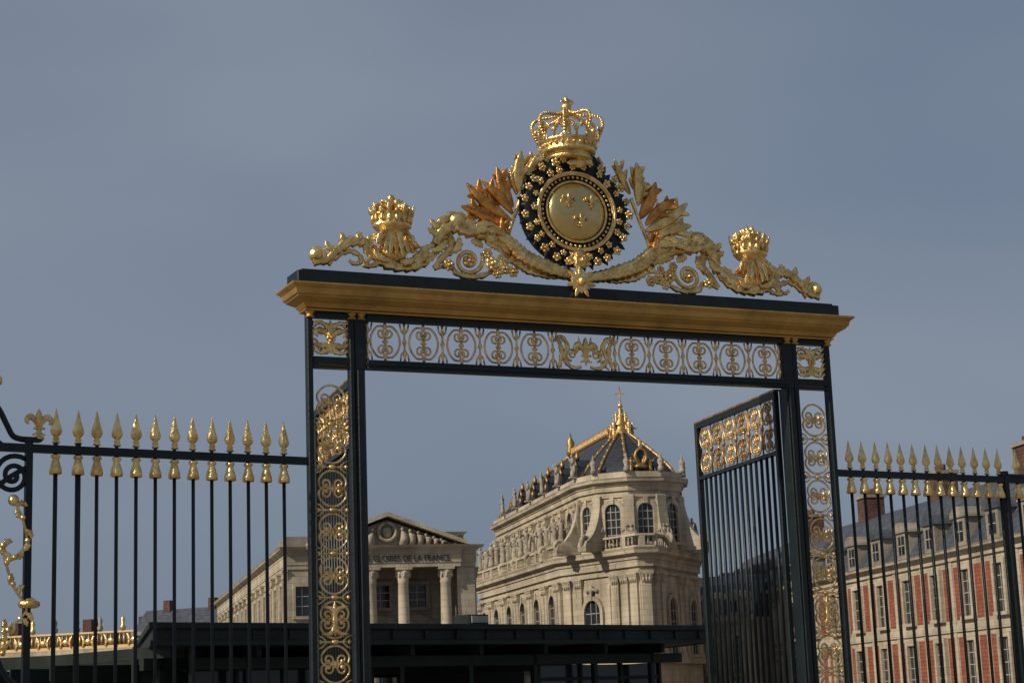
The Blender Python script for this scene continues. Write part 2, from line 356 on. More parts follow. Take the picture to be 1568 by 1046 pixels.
mb.leaf((bx-.2,bz-.3),(bx-.30,bz-.18),.055,GOLD,.2,4,-.05); mb.leaf((bx+.16,bz-.32),(bx+.36,bz-.2),.06,GOLD,-.2,4,-.05)
mb.leaf((bx-.05,bz-.34),(bx-.22,bz-.24),.055,GOLD,.2,4,-.08); mb.leaf((bx+.05,bz-.34),(bx+.2,bz-.3),.055,GOLD,-.2,4,-.08)
mb.tube(xz(A((778,394),(776,372),(780,350),(790,322),(800,290)),-.02),.022,GOLD,6)
mb.mirror()
SPR=(((780,350),(704,318),19),((780,338),(710,284),17),((782,330),(732,282),14),((786,318),(758,258),17),((790,300),(776,262),11),((792,296),(792,236),17),((798,282),(822,234),13),((776,384),(764,336),12))
for g in (-1,1):
    for i,(p,q,w) in enumerate(SPR):
        a,b=T(*p),T(*q)
        if g>0: a,b=(-a[0],a[1]),(-b[0],b[1])
        mb.palm(a,b,w*K*1.2,(COPPER if (i in(0,1,2,3,7) if g<0 else i in (2,3,7)) else GOLD),.02-.03*(i%3),.05*g*(-1 if i%2 else 1))
c=T(881,402); mb.ell((c[0],-.10,c[1]),(.085,.06,.10),GOLD,12,8)
for i in range(9):
    a=-.3+ (pi+.6)*i/8; mb.leaf((c[0]+.05*math.cos(a),c[1]+.05*math.sin(a)),(c[0]+.14*math.cos(a),c[1]+.14*math.sin(a)),.03,GOLD,0,2,-.10)
mb.ell((c[0],-.17,c[1]-.01),(.015,.02,.03),GOLD,6,4)
for g in (-1,1): mb.ell((c[0]+g*.035,-.15,c[1]+.03),(.018,.015,.012),GOLD,6,4)
c=T(877,438)
for i in range(14):
    a=2*pi*i/14+.26; l=.17 if i%2 else .12; mb.leaf((c[0],c[1]),(c[0]+l*math.cos(a),c[1]+l*math.sin(a)),.034,GOLD,0,1,-.19,cut=.1)
mb.ell((c[0],-.21,c[1]),.045,GOLD,8,5)
mb.leaf((c[0],c[1]+.1),(c[0],c[1]+.3),.05,GOLD,0,3,-.14)
mb.make('gilded_acanthus_crest',gate)
# --- medallion
mb=MB(); cx,cz=T(877,328); cy=-.03
ring=lambda r,rr,m,y,n=48:mb.tube([(cx+r*math.cos(2*pi*i/n)*1.06,y,cz+r*math.sin(2*pi*i/n)) for i in range(n)],rr,m,8,True)
E=1.06
mb.lathe_y([(.56,-.07),(.57,.0),(.54,.05),(.44,.06),(.42,.04),(.35,.04),(.30,.04)],(cx,cy,cz),IRON,56,E)
for i in range(44):
    a=2*pi*i/44; rr=.56+.02*math.sin(i*2.3)
    mb.leaf((cx+E*(rr-.12)*math.cos(a),cz+(rr-.12)*math.sin(a)),(cx+E*(rr+.05)*math.cos(a+.12),cz+(rr+.05)*math.sin(a+.12)),.045,IRON,.1,3,cy-.03)
for row,(rr,cnt,sz) in enumerate(((.550,25,.050),(.470,21,.044))):
    for i in range(cnt):
        a=2*pi*(i+.5*row)/cnt+random.uniform(-.05,.05); q=rr+random.uniform(-.014,.014)
        blossom(mb,(cx+E*q*math.cos(a),cy-.085,cz+q*math.sin(a)),sz*random.uniform(.8,1.15),GOLD)
ring(.412,.017,GOLD,cy-.07); ring(.392,.010,GOLD,cy-.065)
for i in range(46):
    a=2*pi*i/46; mb.ell((cx+E*.362*math.cos(a),cy-.055,cz+.362*math.sin(a)),.017,GOLD,7,5)
ring(.318,.014,GOLD,cy-.06)
mb.lathe_y([(.31,.03),(.302,.06),(.27,.09),(.22,.115),(.15,.135),(.08,.145),(.02,.148)],(cx,cy,cz),DISC,56,E)
for a,b in ((-.125,.075),(.135,.075),(.005,-.13)):
    fleur(mb,cx+a,cz+b,.100,cy-.150,GOLD)
mb.tube(xz([T(u,v) for u,v in spiral((848,252),15,3,-.4,1.6)],-.03),.02,IRON,7)
mb.plate(TT((862,276),(838,268),(846,246),(870,238),(905,244),(918,262),(914,282),(890,268)),-.09,.06,IRON)
mb.make('sun_medallion',gate)
# --- crown
mb=MB(); cx,cz=T(869,240); cy=-.02
mb.lathe([(.22,-.07),(.25,-.05),(.22,-.02),(.235,0),(.28,.005),(.29,.03),(.275,.05),(.29,.10),(.305,.115),(.31,.135),(.29,.14),(.26,.13)],(cx,cy,cz),GOLD,36)
for i in range(28):
    a=2*pi*i/28; mb.ell((cx+.29*math.cos(a),cy+.29*math.sin(a),cz+.075),(.018,.018,.018),GOLD,6,4)
for i in range(8):
    a=2*pi*i/8+.25; ca,sa=math.cos(a),math.sin(a)
    old=mb.M; mb.M=Matrix(((-sa,-ca,0,cx+ca*.31),(ca,-sa,0,cy+sa*.31),(0,0,1,cz),(0,0,0,1)))
    fleur(mb,0,.20,.12,-.01,GOLD); mb.M=old
    P=cr([(.30,.14),(.34,.22),(.368,.31),(.345,.38),(.27,.415),(.18,.42),(.09,.44),(.04,.475)],6)
    mb.tube([(cx+p*ca,cy+p*sa,cz+q) for p,q in P],.012,GOLD,6)
    for j in range(2,len(P)-2,2): p,q=P[j]; mb.ell((cx+p*ca,cy+p*sa,cz+q),.021,GOLD,6,4)
    a2=a+pi/8; mb.lathe([(.012,0),(.012,.05),(.03,.07),(.03,.09),(.005,.12)],(cx+.30*math.cos(a2),cy+.30*math.sin(a2),cz+.13),GOLD,6)
mb.lathe([(.04,.43),(.075,.45),(.06,.47),(.03,.48),(.055,.51),(.055,.54),(.03,.565),(.012,.58),(.04,.60),(.02,.62),(.005,.65)],(cx,cy,cz),GOLD,12)
fleur(mb,cx,cz+.54,.09,cy-.02,GOLD)
mb.ell((cx+.06,-.13,cz-.1),(.1,.05,.06),GOLD,10,6)
for g in (-1,0,1): mb.leaf((cx+.06+g*.02,cz-.08),(cx+.06+g*.15,cz-.12-.03*(g==0)),.05,GOLD,.1,3,-.16)
mb.tube(xz(TT((835,268),(828,250),(832,238)),-.02),.02,GOLD,6); mb.tube(xz(TT((916,268),(920,252),(914,242)),-.02),.02,GOLD,6)
mb.make('royal_crown',gate)
# ================================================================= open leaves
def gleaf(hx,hy,ang):
    e=root('open_gate_leaf',Matrix.Translation((hx,hy,0))@Matrix.Rotation(ang,4,'Z'))
    m=MB(); L=2.28
    m.bbox(0,.06,-.03,.03,.12,4.79,IRON,.008); m.bbox(L-.06,L,-.035,.035,.12,4.79,IRON,.008)
    for z0,z1 in ((4.73,4.79),(4.12,4.16),(1.2,1.26),(.12,.2)): m.box(.0601,L-.0601,-.03,.03,z0,z1,IRON)
    n=15
    for i in range(1,n):
        x=.06+(L-.12)*i/n; m.tube([(x,0,1.261),(x,0,4.119)],.019,IRON,8)
    m.plate([(.061,.201),(L-.061,.201),(L-.061,1.199),(.061,1.199)],-.008,.008,IRON)
    m.make('leaf_frame',e)
    m=MB(); m.box(-.01,L,-.034,.034,4.792,4.812,GOLD_DARK)
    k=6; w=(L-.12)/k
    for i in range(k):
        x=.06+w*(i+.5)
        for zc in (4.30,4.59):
            for sd in (-1,1): cscroll(m,x,zc,.150,.130,sd,.0095,GOLDF if i%2 else GOLD_DARK,0,False,.5,1.4)
            m.ell((x,0,zc),(.03,.02,.02),GOLD_DARK,6,4)
            for g in (-1,1): m.leaf((x,zc),(x+g*.09,zc+.11),.02,GOLD_DARK,.2*g,3,-.01); m.leaf((x,zc),(x+g*.09,zc-.11),.02,GOLD_DARK,-.2*g,3,-.01)
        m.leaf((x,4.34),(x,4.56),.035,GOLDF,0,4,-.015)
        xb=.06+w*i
        if i: m.tube([(xb,0,4.161),(xb,0,4.729)],.010,GOLD_DARK,6); m.ell((xb,0,4.445),(.028,.022,.04),GOLD_DARK,6,4)
        for q in range(4): m.leaf((xb+.02,4.22+q*.13),(xb+.07,4.29+q*.13),.016,GOLD_DARK,.2,1,0); m.leaf((xb-.02+w,4.22+q*.13),(xb-.07+w,4.29+q*.13),.016,GOLD_DARK,.2,1,0)
    m.make('leaf_gilding',e)
gleaf(GX+2.36,GY+.16,math.radians(90-8))
gleaf(GX-2.36,GY+.16,math.radians(90-8))
# ================================================================= fences
def spear(mb,x,y,thick=.017):
    t=random.uniform(-.006,.006)
    mb.tube([(x,y,.42),(x,y,3.97)],thick,IRON,8)
    mb.lathe([(.026,3.955),(.040,3.967),(.024,3.985),(.034,4.0),(.020,4.015),(.048,4.042),(.056,4.068),(.046,4.105),(.028,4.16),(.003,4.262)],(x+t,y,0),GOLD,8,1,.5,False)
    mb.lathe([(.020,3.862),(.040,3.855),(.043,3.838),(.028,3.825),(.034,3.80),(.052,3.74),(.056,3.70),(.047,3.69),(.02,3.71)],(x,y,0),GOLD,10)
def fence(M,S,extra,L,sg):
    e=root('spear_topped_fence',M); m=MB()
    for z0,z1 in ((3.87,3.94),(1.2,1.26),(.42,.5)): m.box(min(0,sg*L),max(0,sg*L),-.028,.028,z0,z1,IRON)
    m.bbox(min(0,sg*L),max(0,sg*L),-.25,.25,0,.42,STONE2,.02)
    for s,t in S: spear(m,sg*s,0,t)
    m.make('bars_and_spears',e); extra(e)
def left_end(e):
    m=MB(); s=lambda px:-(2.400+(85-px)*.0061); z=lambda py:3.91-(py-695)*.0061
    m.bbox(s(44)-.03,s(44)+.03,-.03,.03,.42,3.99,IRON,.006)
    m.bbox(s(62)-.012,s(38)-.012,-.04,.04,3.96,4.0,IRON,.004)
    P=[(s(a),z(b)) for a,b in spiral((22,735),30,5,-.9,-1.9,44)]
    m.tube(xz(P),[.022]*44,IRON,8)
    for Q,r in ((((-60,560),(-30,600),(0,642),(12,664),(22,680),(40,684)),.026),(((-40,620),(-14,650),(2,690),(40,696)),.022),(((45,720),(-5,762),(-2,850),(0,960),(14,1005),(30,1022),(40,1045)),.022),(((0,960),(-30,980),(-60,1060),(-40,1200),(44,1300)),.022)):
        m.tube(xz(cr([(s(a),z(b)) for a,b in Q],8)),r,IRON,8)
    m.bbox(s(-90),s(-90)+.12,-.06,.06,.0,5.2,IRON,.01)
    m.make('scroll_bracket',e)
    m=MB(); fleur(m,s(58),z(664),.15,0,GOLD)
    m.lathe([(.04,0),(.05,.02),(.03,.04)],(s(58),0,z(684)),GOLD,8)
    m.ell((s(22),-.03,z(770)),(.05,.04,.05),GOLD,8,6)
    vine=cr([(s(a),z(b)) for a,b in ((22,768),(36,800),(40,830),(20,850),(6,832),(14,862),(24,890),(42,918),(30,935),(14,950),(16,968),(8,980))],6)
    m.tube(xz(vine,-.04),.012,GOLD,6)
    for i in range(2,len(vine)-1,3):
        p=vine[i]; a=random.random()*6.28; m.leaf(p,(p[0]+.09*math.cos(a),p[1]+.09*math.sin(a)),.032,GOLD,.2,3,-.05)
        if i%2: m.ell((p[0],-.06,p[1]),.026,GOLD,6,4)
    m.lathe([(.07,0),(.09,.02),(.09,.05),(.05,.07)],(s(46),-.03,z(918)),GOLD,10)
    m.ell((s(-4),-.02,z(603)),.05,GOLD,8,6)
    m.make('gilded_vine',e)
S=[(.245+.180*k,.017) for k in range(11)]+[(2.215,.026),(2.415,.02)]
fence(Matrix.Translation((GX-2.94,GY,0))@Matrix.Rotation(math.radians(8.8),4,'Z'),S,left_end,3.1,-1)
S=[(.20+.182*k,.017) for k in range(13)]+[(.20+.182*k+.1,.017) for k in range(13,26)]
def right_end(e):
    m=MB(); m.bbox(2.44,2.50,-.04,.04,.42,4.0,IRON,.006); m.bbox(2.40,4.9,-.04,.04,3.942,3.97,IRON,.004); m.make('stanchion',e)
fence(Matrix.Translation((GX+2.94,GY,0))@Matrix.Rotation(math.radians(6),4,'Z'),S,right_end,4.9,1)
# ================================================================= SITE BUILDINGS (site frame: x lateral, y forward)
SITE=Matrix.Rotation(-PSI,4,'Z')
def arch_pts(cx,z0,w,h,n=10,flat=False):
    if flat: return [(cx-w/2,z0),(cx+w/2,z0),(cx+w/2,z0+h),(cx-w/2,z0+h)]
    r=w/2; zc=z0+h-r
    return [(cx-r,z0),(cx+r,z0)]+[(cx+r*math.cos(pi*i/n),zc+r*math.sin(pi*i/n)) for i in range(n+1)]
def window(mb,cx,z0,w,h,frame,flat=False,fr=.3,key=True,mull=WHITE,y=0,nx=2,nz=4):
    mb.plate(arch_pts(cx,z0,w,h,10,flat),y-.03,y+.02,GLASS)
    o=arch_pts(cx,z0,w+2*fr,h+fr,10,flat); i_=arch_pts(cx,z0,w,h,10,flat)
    n=len(o); vs=[(a,y-.30,b) for a,b in o]+[(a,y-.30,b) for a,b in i_]+[(a,y,b) for a,b in o]+[(a,y-.0,b) for a,b in i_]
    fs=[]
    for k in range(1,n):
        q=(k+1)%n
        fs+=[(k,q,q+n,k+n),(k,k+2*n,q+2*n,q),(k+n,q+n,q+3*n,k+3*n)]
    mb.add(vs,fs,frame)
    mb.box(cx-w/2-fr*1.2,cx+w/2+fr*1.2,y-.38,y-.001,z0-.25,z0,frame)
    if key and not flat: mb.box(cx-.2,cx+.2,y-.42,y-.301,z0+h-.05,z0+h+fr+.25,frame)
    for k in range(1,nx): x=cx-w/2+w*k/nx; mb.box(x-.035,x+.035,y-.07,y-.031,z0,z0+h-(.1 if flat else w*.02),mull)
    for k in range(1,nz+1): z=z0+(h-(0 if flat else w/2))*k/nz; mb.box(cx-w/2+.01,cx+w/2-.01,y-.065,y-.0312,z-.035,z+.035,mull)
def pilaster(mb,cx,z0,z1,w,m,d=.25):
    mb.box(cx-w/2,cx+w/2,-d,.0,z0+.5,z1-1.0,m); mb.box(cx-w/2-.1,cx+w/2+.1,-d-.1,0,z0,z0+.5,m)
    mb.add([(cx-w/2,-d,z1-1),(cx+w/2,-d,z1-1),(cx+w/2,0,z1-1),(cx-w/2,0,z1-1),(cx-w/2-.18,-d-.2,z1-.15),(cx+w/2+.18,-d-.2,z1-.15),(cx+w/2+.18,0,z1-.15),(cx-w/2-.18,0,z1-.15)],
        [(0,1,5,4),(1,2,6,5),(3,0,4,7),(4,5,6,7)],m)
    mb.box(cx-w/2-.22,cx+w/2+.22,-d-.24,0,z1-.149,z1,m)
    for g in (-1,0,1): mb.ell((cx+g*w*.33,-d-.1,z1-.6),(w*.15,.12,.3),m,5,3); mb.ell((cx+g*w*.42,-d-.15,z1-.25),(.13,.12,.12),m,5,3)
def cornice(z,h,o): return [(0,z-h),(o*.25,z-h),(o*.25,z-h*.62),(o*.38,z-h*.6),(o*.45,z-h*.4),(o*.9,z-h*.3),(o*.95,z-h*.12),(o*1.05,z),(0,z)]
def balustrade(mb,pts,z,h,m,o=.3,step=.55,closed=False):
    mb.sweep(pts,[(o-.35,z),(o,z),(o,z+.22),(o-.35,z+.22)],m,closed); mb.sweep(pts,[(o-.38,z+h-.2),(o+.04,z+h-.2),(o+.04,z+h),(o-.38,z+h)],m,closed)
    for i in range(len(pts)-1+(1 if closed else 0)):
        L=mb.wall(pts[i],pts[(i+1)%len(pts)]); k=max(2,int(L/step))
        for j in range(k):
            x=L*(j+.5)/k
            if j%7==0: mb.box(x-.28,x+.28,-o-.02,-o+.36,z+.221,z+h-.201,m)
            else: mb.lathe([(.07,0),(.13,.25*(h-.4)),(.06,.7*(h-.4)),(.1,h-.42)],(x,-o+.17,z+.221),m,5)
        mb.ident()
def statue(mb,x,y,z,h,m,ang=0):
    s=h/2.0; o=mb.M; mb.M=mb.M@Matrix.Translation((x,y,z))@Matrix.Rotation(ang,4,'Z')
    mb.box(-.3*s,.3*s,-.3*s,.3*s,-.001,.12*s,m)
    mb.lathe([(a*s,b*s) for a,b in ((.27,.12),(.25,.4),(.20,.8),(.23,1.05),(.18,1.25),(.25,1.5),(.20,1.62),(.07,1.68),(.06,1.74))],(0,0,0),m,8,1,.75)
    mb.ell((0,-.02*s,1.83*s),(.11*s,.12*s,.14*s),m,7,5)
    g=random.choice((-1,1)); r=random.uniform(-.2,.5)
    mb.tube([(g*.22*s,0,1.5*s),(g*.42*s,-.1*s,(1.35+r*.3)*s),(g*.55*s,-.15*s,(1.5+r)*s)],[.09*s,.07*s,.04*s],m,6)
    mb.tube([(-g*.22*s,0,1.5*s),(-g*.36*s,-.08*s,1.2*s),(-g*.15*s,-.28*s,1.1*s)],[.09*s,.07*s,.05*s],m,6)
    mb.tube([(-g*.2*s,.05*s,1.5*s),(-g*.3*s,.1*s,.9*s),(-g*.32*s,.05*s,.2*s)],[.08*s,.13*s,.1*s],m,5)
    mb.M=o
# ---------------- chapel
ch=root('royal_chapel',SITE)
lower=[(-4.8,214),(3.96,180),(5.4,178.0),(11.0,170.1),(12.2,170.3),(17.8,184),(17,200),(8,222)]
mb=MB(); mb.prism(lower,0,15.0,STONE)
path=lower[:6]
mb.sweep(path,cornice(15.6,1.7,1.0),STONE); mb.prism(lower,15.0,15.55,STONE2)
mb.sweep(path,[(0,13.3),(.2,13.3),(.2,13.55),(0,13.55)],STONE)
mb.sweep(path,[(0,5.0),(.35,5.0),(.35,5.6),(0,5.6)],STONE)
balustrade(mb,path,15.6,1.3,STONE,.55)
L=mb.wall(lower[0],lower[1])
for i in range(6):
    x=L*(i+.5)/6; window(mb,x,7.0,2.4,5.2,STONE,fr=.35); mb.box(x-1,x+1,-.12,0,6,6.7,STONE)
for i in range(7):
    x=min(L-.8,max(.8,L*i/6)); pilaster(mb,x-.55,5.6,13.3,.8,STONE); pilaster(mb,x+.55,5.6,13.3,.8,STONE)
L=mb.wall(lower[1],lower[2])
pilaster(mb,L/2,5.6,13.3,1.0,STONE)
L=mb.wall(lower[2],lower[3])
window(mb,2.6,5.9,2.5,5.3,STONE,fr=.4,nx=3)
mb.tube([(2.6-.8,-.1,12.0),(2.6,-.3,12.35),(2.6+.8,-.1,12.0)],.18,STONE,6); mb.ell((2.6,-.3,12.2),(.35,.2,.5),STONE,8,5)
for x in (.55,6.3,7.7,9.1): pilaster(mb,x,5.6,13.3,.95,STONE)
mb.box(4.9,5.3,-.1,0,6,12.5,STONE)
L=mb.wall(lower[3],lower[4]); pilaster(mb,L/2,5.6,13.3,.9,STONE)
L=mb.wall(lower[4],lower[5])
for x in (1,2.6,8.2,9.8,L-.8): pilaster(mb,x,5.6,13.3,.95,STONE)
window(mb,5.4,5.9,2.5,5.3,STONE,fr=.4,nx=3); window(mb,12,5.9,2.2,5.3,STONE,fr=.4,nx=3)
mb.ident(); mb.make('lower_storey',ch)
C=(11.0,178.0); R0=5.1; AX=math.radians(-12.5)
bk=V((math.sin(AX),math.cos(AX))); rt=V((math.cos(AX),-math.sin(AX)))
def loc(l,b): return (C[0]+rt.x*l+bk.x*b, C[1]+rt.y*l+bk.y*b)
angs=[-90,-54,-18,18,54,90]
def drum(R): return [loc(R*math.sin(math.radians(a)),-R*math.cos(math.radians(a))) for a in angs]
NL=40.
up=[loc(-R0,NL)]+drum(R0)+[loc(R0,NL)]
mb=MB(); mb.prism(up,15.0,22.0,STONE)
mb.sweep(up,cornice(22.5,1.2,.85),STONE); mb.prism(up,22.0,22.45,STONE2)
mb.sweep(up,[(0,20.7),(.15,20.7),(.15,20.95),(0,20.95)],STONE)
mb.sweep(up,[(-.2,22.51),(.35,22.51),(.35,23.1),(-.2,23.1)],STONE)
for i in range(1,6):
    L=mb.wall(up[i],up[i+1]); window(mb,L/2,16.4,1.55,3.7,STONE,fr=.42,nx=3,nz=4)
    mb.box(.05,.5,-.2,0,16,20.7,STONE); mb.box(L-.5,L-.05,-.2,0,16,20.7,STONE)
L=mb.wall(up[0],up[1])
for i in range(6):
    x=L*(i+.5)/6; window(mb,x,16.3,2.2,3.8,STONE,fr=.4,nx=3)
    statue(mb,x+L/12,-.6,23.1,2.4,CROSS)
for i in range(7): pilaster(mb,min(L-.6,max(.6,L*i/6)),15.6,20.7,1.0,STONE,.4)
mb.ident()
def volute(px,py,dx,dy,ln,z0=15.6):
    o=mb.M; mb.M=Matrix(((dx,-dy,0,px),(dy,dx,0,py),(0,0,1,0),(0,0,0,1)))
    pr=[(0,z0),(ln,z0),(ln+.05,z0+.5),(ln-.2,z0+1.0)]+[(ln-.35-(ln-.75)*(1-(1-t)**2)**.9*1.0, z0+1.0+4.2*t**1.15) for t in [i/10 for i in range(11)]]+[(.35,z0+5.3),(0,z0+5.3)]
    mb.plate(pr,-.5,.5,STONE)
    mb.tube([(ln-.45+.5*math.cos(2*pi*i/12),0,z0+.9+.5*math.sin(2*pi*i/12)) for i in range(12)],.22,STONE,6,True)
    mb.M=o
for a in (-90,-54,-18,18,54,90):
    r=math.radians(a); d=rt*math.sin(r)-bk*math.cos(r); p=loc(R0*math.sin(r)*.97,-R0*math.cos(r)*.97)
    volute(p[0],p[1],d.x,d.y,1.7 if abs(a)<30 else 2.8)
    q=(p[0]+d.x*.55,p[1]+d.y*.55); mb.lathe([(.35,0),(.3,.4),(.2,.5),(.35,.9),(.3,1.1),(.1,1.3),(.12,1.5),(.02,1.8)],(q[0],q[1],23.1),CROSS,8)
for i in range(7):
    p=loc(-R0,NL*i/6); volute(p[0],p[1],-rt.x,-rt.y,2.6)
mb.ident(); mb.make('clerestory',ch)
mb=MB()
for i in range(7):
    for k in (0,.5):
        t=(i+k)/6.5; x=lower[0][0]+(lower[1][0]-lower[0][0])*t; y=lower[0][1]+(lower[1][1]-lower[0][1])*t
        statue(mb,x+.2,y,16.9,2.7 if k else 3.1,CROSS,random.uniform(-.5,.5))
for x,y in ((5.6,177.6),(17.4,183.2)): statue(mb,x,y,16.9,2.6,CROSS,random.uniform(-.4,.4))
for a in (-72,-36,0,36,72):
    r=math.radians(a)
    for g in (-.28,.28):
        r2=r+g; p=loc(5.75*math.sin(r2),-5.75*math.cos(r2)); statue(mb,p[0],p[1],15.7,2.4,CROSS)
mb.make('statues',ch)
mb=MB(); ZR=28.3; e=[(p[0],p[1]) for p in [loc(-R0+.3,NL)]+drum(R0-.3)+[loc(R0-.3,NL)]]
ap=loc(0,2.0); far=loc(-.2,22)
def curve(p,q,z0,z1,n=6):
    return [(p[0]+(q[0]-p[0])*(t**1.25),p[1]+(q[1]-p[1])*(t**1.25),z0+(z1-z0)*t) for t in [i/n for i in range(n+1)]]
def hip(p,q,topp,topq):
    a=curve(p,topp,22.9,ZR);b=curve(q,topq,22.9,ZR); vs=a+b;n=len(a)
    mb.add(vs,[(i,i+n,i+n+1,i+1) for i in range(n-1)],SLATE)
for i in range(1,6): hip(e[i],e[i+1],ap,ap)
hip(e[0],e[1],far,ap); hip(e[6],e[7],ap,far); hip(e[7],e[0],far,far)
mb.make('slate_roof',ch)
mb=MB()
for i in range(1,7):
    P=curve(e[i],ap,22.95,ZR+.05,8); g_=i in (1,2,3,5)
    mb.tube(P,.15 if g_ else .09,GOLD_DARK if g_ else SLATEL,6)
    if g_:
        for p in P[1:-1]: mb.ell(p,(.22,.22,.2),GOLD_DARK,6,4)
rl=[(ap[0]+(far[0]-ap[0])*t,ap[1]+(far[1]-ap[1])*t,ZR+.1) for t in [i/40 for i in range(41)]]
mb.tube([rl[0],rl[-1]],.2,GOLD_DARK,8); mb.tube([(p[0]-.2,p[1],p[2]-.5) for p in (rl[0],rl[-1])],.16,GOLD_DARK,6)
for p in rl: mb.lathe([(.10,0),(.2,.2),(.06,.35),(.14,.55),(.02,.8)],p,GOLD_DARK,5)
P=curve(e[0],far,22.95,ZR+.1,8); mb.tube(P,.2,GOLD_DARK,6)
for p in P[::2]: statue(mb,p[0],p[1],p[2],1.0,GOLD_DARK)
mb.lathe([(.4,0),(.55,.5),(.35,1.0),(.5,1.5),(.2,2.),(.05,2.6)],(far[0],far[1],ZR),GOLD_DARK,8)
x,y=ap; mb.lathe([(1.15,-1.3),(1.05,-.8),(.9,-.3),(.65,.0),(.7,.5),(.4,.9),(.5,1.2),(.22,1.5),(.3,1.8),(.10,2.1),(.07,2.9),(.06,4.2)],(x,y,ZR),GOLD_DARK,10)
mb.box(x-.5,x+.5,y-.06,y+.06,ZR+3.45,ZR+3.6,GOLDF); mb.ell((x,y,ZR+2.3),.26,GOLDF,8,6)
for g in (-1,1): statue(mb,x+g*.75,y-.6,ZR-1.0,1.9,GOLDF); statue(mb,x+g*.45,y-.3,ZR+.3,1.4,GOLDF); statue(mb,x+g*1.1,y+.3,ZR-1.2,1.7,GOLD_DARK)
def lucarne(a,zz,s=1.,col=GOLD_DARK):
    r=math.radians(a); rr=R0*.80; p=loc(rr*math.sin(r),-rr*math.cos(r)); d=rt*math.sin(r)-bk*math.cos(r)
    mb.M=Matrix(((-d.y,-d.x,0,p[0]),(d.x,-d.y,0,p[1]),(0,0,1,zz),(0,0,0,1)))
    mb.tube([(.55*s*math.cos(2*pi*i/16),-.3,.75*s*math.sin(2*pi*i/16)) for i in range(16)],.15*s,col,6,True)
    mb.plate([(.5*s*math.cos(2*pi*i/16),.7*s*math.sin(2*pi*i/16)) for i in range(16)],-.25,.6,SLATE)
    for g in (-1,1): mb.leaf((g*.4*s,-1.2*s),(g*.85*s,.3*s),.28*s,col,.2*g,3,-.25); statue(mb,g*.95*s,-.2,-1.5*s,1.5*s,col)
    mb.leaf((0,.6*s),(0,1.7*s),.3*s,GOLDF,0,3,-.3); mb.ell((0,-.3,-.95*s),(.7*s,.25,.25*s),col,8,5); mb.ident()
lucarne(0,24.6,1.0)
for i in range(5):
    p=loc(-R0+.9,3+i*6.3)
    mb.M=Matrix(((-bk.x,rt.x,0,p[0]),(-bk.y,rt.y,0,p[1]),(0,0,1,24.2),(0,0,0,1)))
    mb.plate([(-.7,-1.2),(.7,-1.2),(.7,.4),(0,1.1),(-.7,.4)],-.5,1.2,SLATE); mb.tube([(-.75,-.5,.4),(0,-.5,1.15),(.75,-.5,.4)],.14,GOLD_DARK,5)
    mb.lathe([(.2,0),(.25,.3),(.05,.9)],(0,-.2,1.1),GOLD_DARK,6); mb.ell((0,-.55,-.1),(.3,.15,.4),GOLD_DARK,8,5); mb.ident()
mb.make('gilded_lead_ornaments',ch)
# ---------------- pavilion with portico
pv=root('portico_pavilion',SITE)
A0=V((-19.1,150)); ex=V((.970,.244)); ey=V((-.244,.970))
def pt(s,d): q=A0+ex*s+ey*d; return (q.x,q.y)
LW=15.7
mb=MB(); side=V((-.237,.971))
RC=3.6
body=[pt(0,0),pt(2.3,0),pt(2.3,RC),pt(14.2,RC),pt(14.2,.0),pt(LW,.0),pt(LW,20),(A0.x+side.x*74+15,A0.y+side.y*74),(A0.x+side.x*74,A0.y+side.y*74)]
mb.prism(body,0,14.2,STONE)
out=[(A0.x+side.x*74,A0.y+side.y*74),pt(0,0),pt(2.2,0),pt(2.2,-.5),pt(14.3,-.5),pt(14.3,0),pt(LW,0),pt(LW,20)]
mb.sweep(out,[(0,13.2),(.1,13.2),(.1,13.55),(.16,13.56),(.16,14.3),(0,14.3)],STONE); mb.sweep(out,cornice(15.0,.7,.75),STONE)
roofp=[out[0]]+[pt(0,0),pt(2.2,0),pt(2.2,-.5),pt(14.3,-.5),pt(14.3,0),pt(LW,0),pt(LW,20),(A0.x+side.x*74+15,A0.y+side.y*74)]
mb.prism(roofp,13.21,14.95,STONE)
mb.prism([pt(12.9,3),pt(LW-.2,3),pt(LW-.2,9),pt(12.9,9)],15,16.3,STONE2); mb.sweep([pt(12.9,9),pt(12.9,3),pt(LW-.2,3),pt(LW-.2,9)],cornice(16.4,.3,.3),STONE)
mb.prism([pt(.3,3),pt(2.6,3),pt(2.6,9),pt(.3,9)],15,16.2,STONE2)
mb.wall(pt(0,0),pt(LW,0))
mb.plate([(2.3,15.0),(14.2,15.0),(8.25,17.15)],-.4,.3,STONE2)
for a,b in (((1.6,15.0),(8.25,17.4)),((14.9,15.0),(8.25,17.4))):
    mb.plate([a,b,(b[0],b[1]+.35),(a[0],a[1]+.32)] if a[0]<b[0] else [a,(a[0],a[1]+.32),(b[0],b[1]+.35),b],-1.2,.5,STONE)
mb.plate([(2.2,15.3),(14.3,15.3),(8.25,17.6)],.51,6,SLATEL)
mb.tube([(8.25+.75*math.cos(2*pi*i/16),-.6,16.15+.75*math.sin(2*pi*i/16)) for i in range(16)],.16,CROSS,6,True)
mb.ell((8.25,-.45,16.1),(.45,.25,.5),CROSS,8,6)
for g in (-1,1):
    for x,s in ((1.35,1.25),(2.0,1.1),(2.7,.95),(3.35,.75),(4.0,.55),(4.6,.35)):
        mb.tube([(8.25+g*x,-.6,15.05),(8.25+g*(x+.1),-.75,15.05+s*.5),(8.25+g*(x-.1),-.7,15.0+s*.95)],[.26*s+.06,.24*s+.05,.10],CROSS,7)
        mb.ell((8.25+g*(x-.1),-.75,15.08+s),(.14,.15,.17),CROSS,6,5)
        mb.tube([(8.25+g*x,-.75,15.05+s*.75),(8.25+g*(x+.4),-.8,15.05+s*.6)],[.12,.07],CROSS,5)
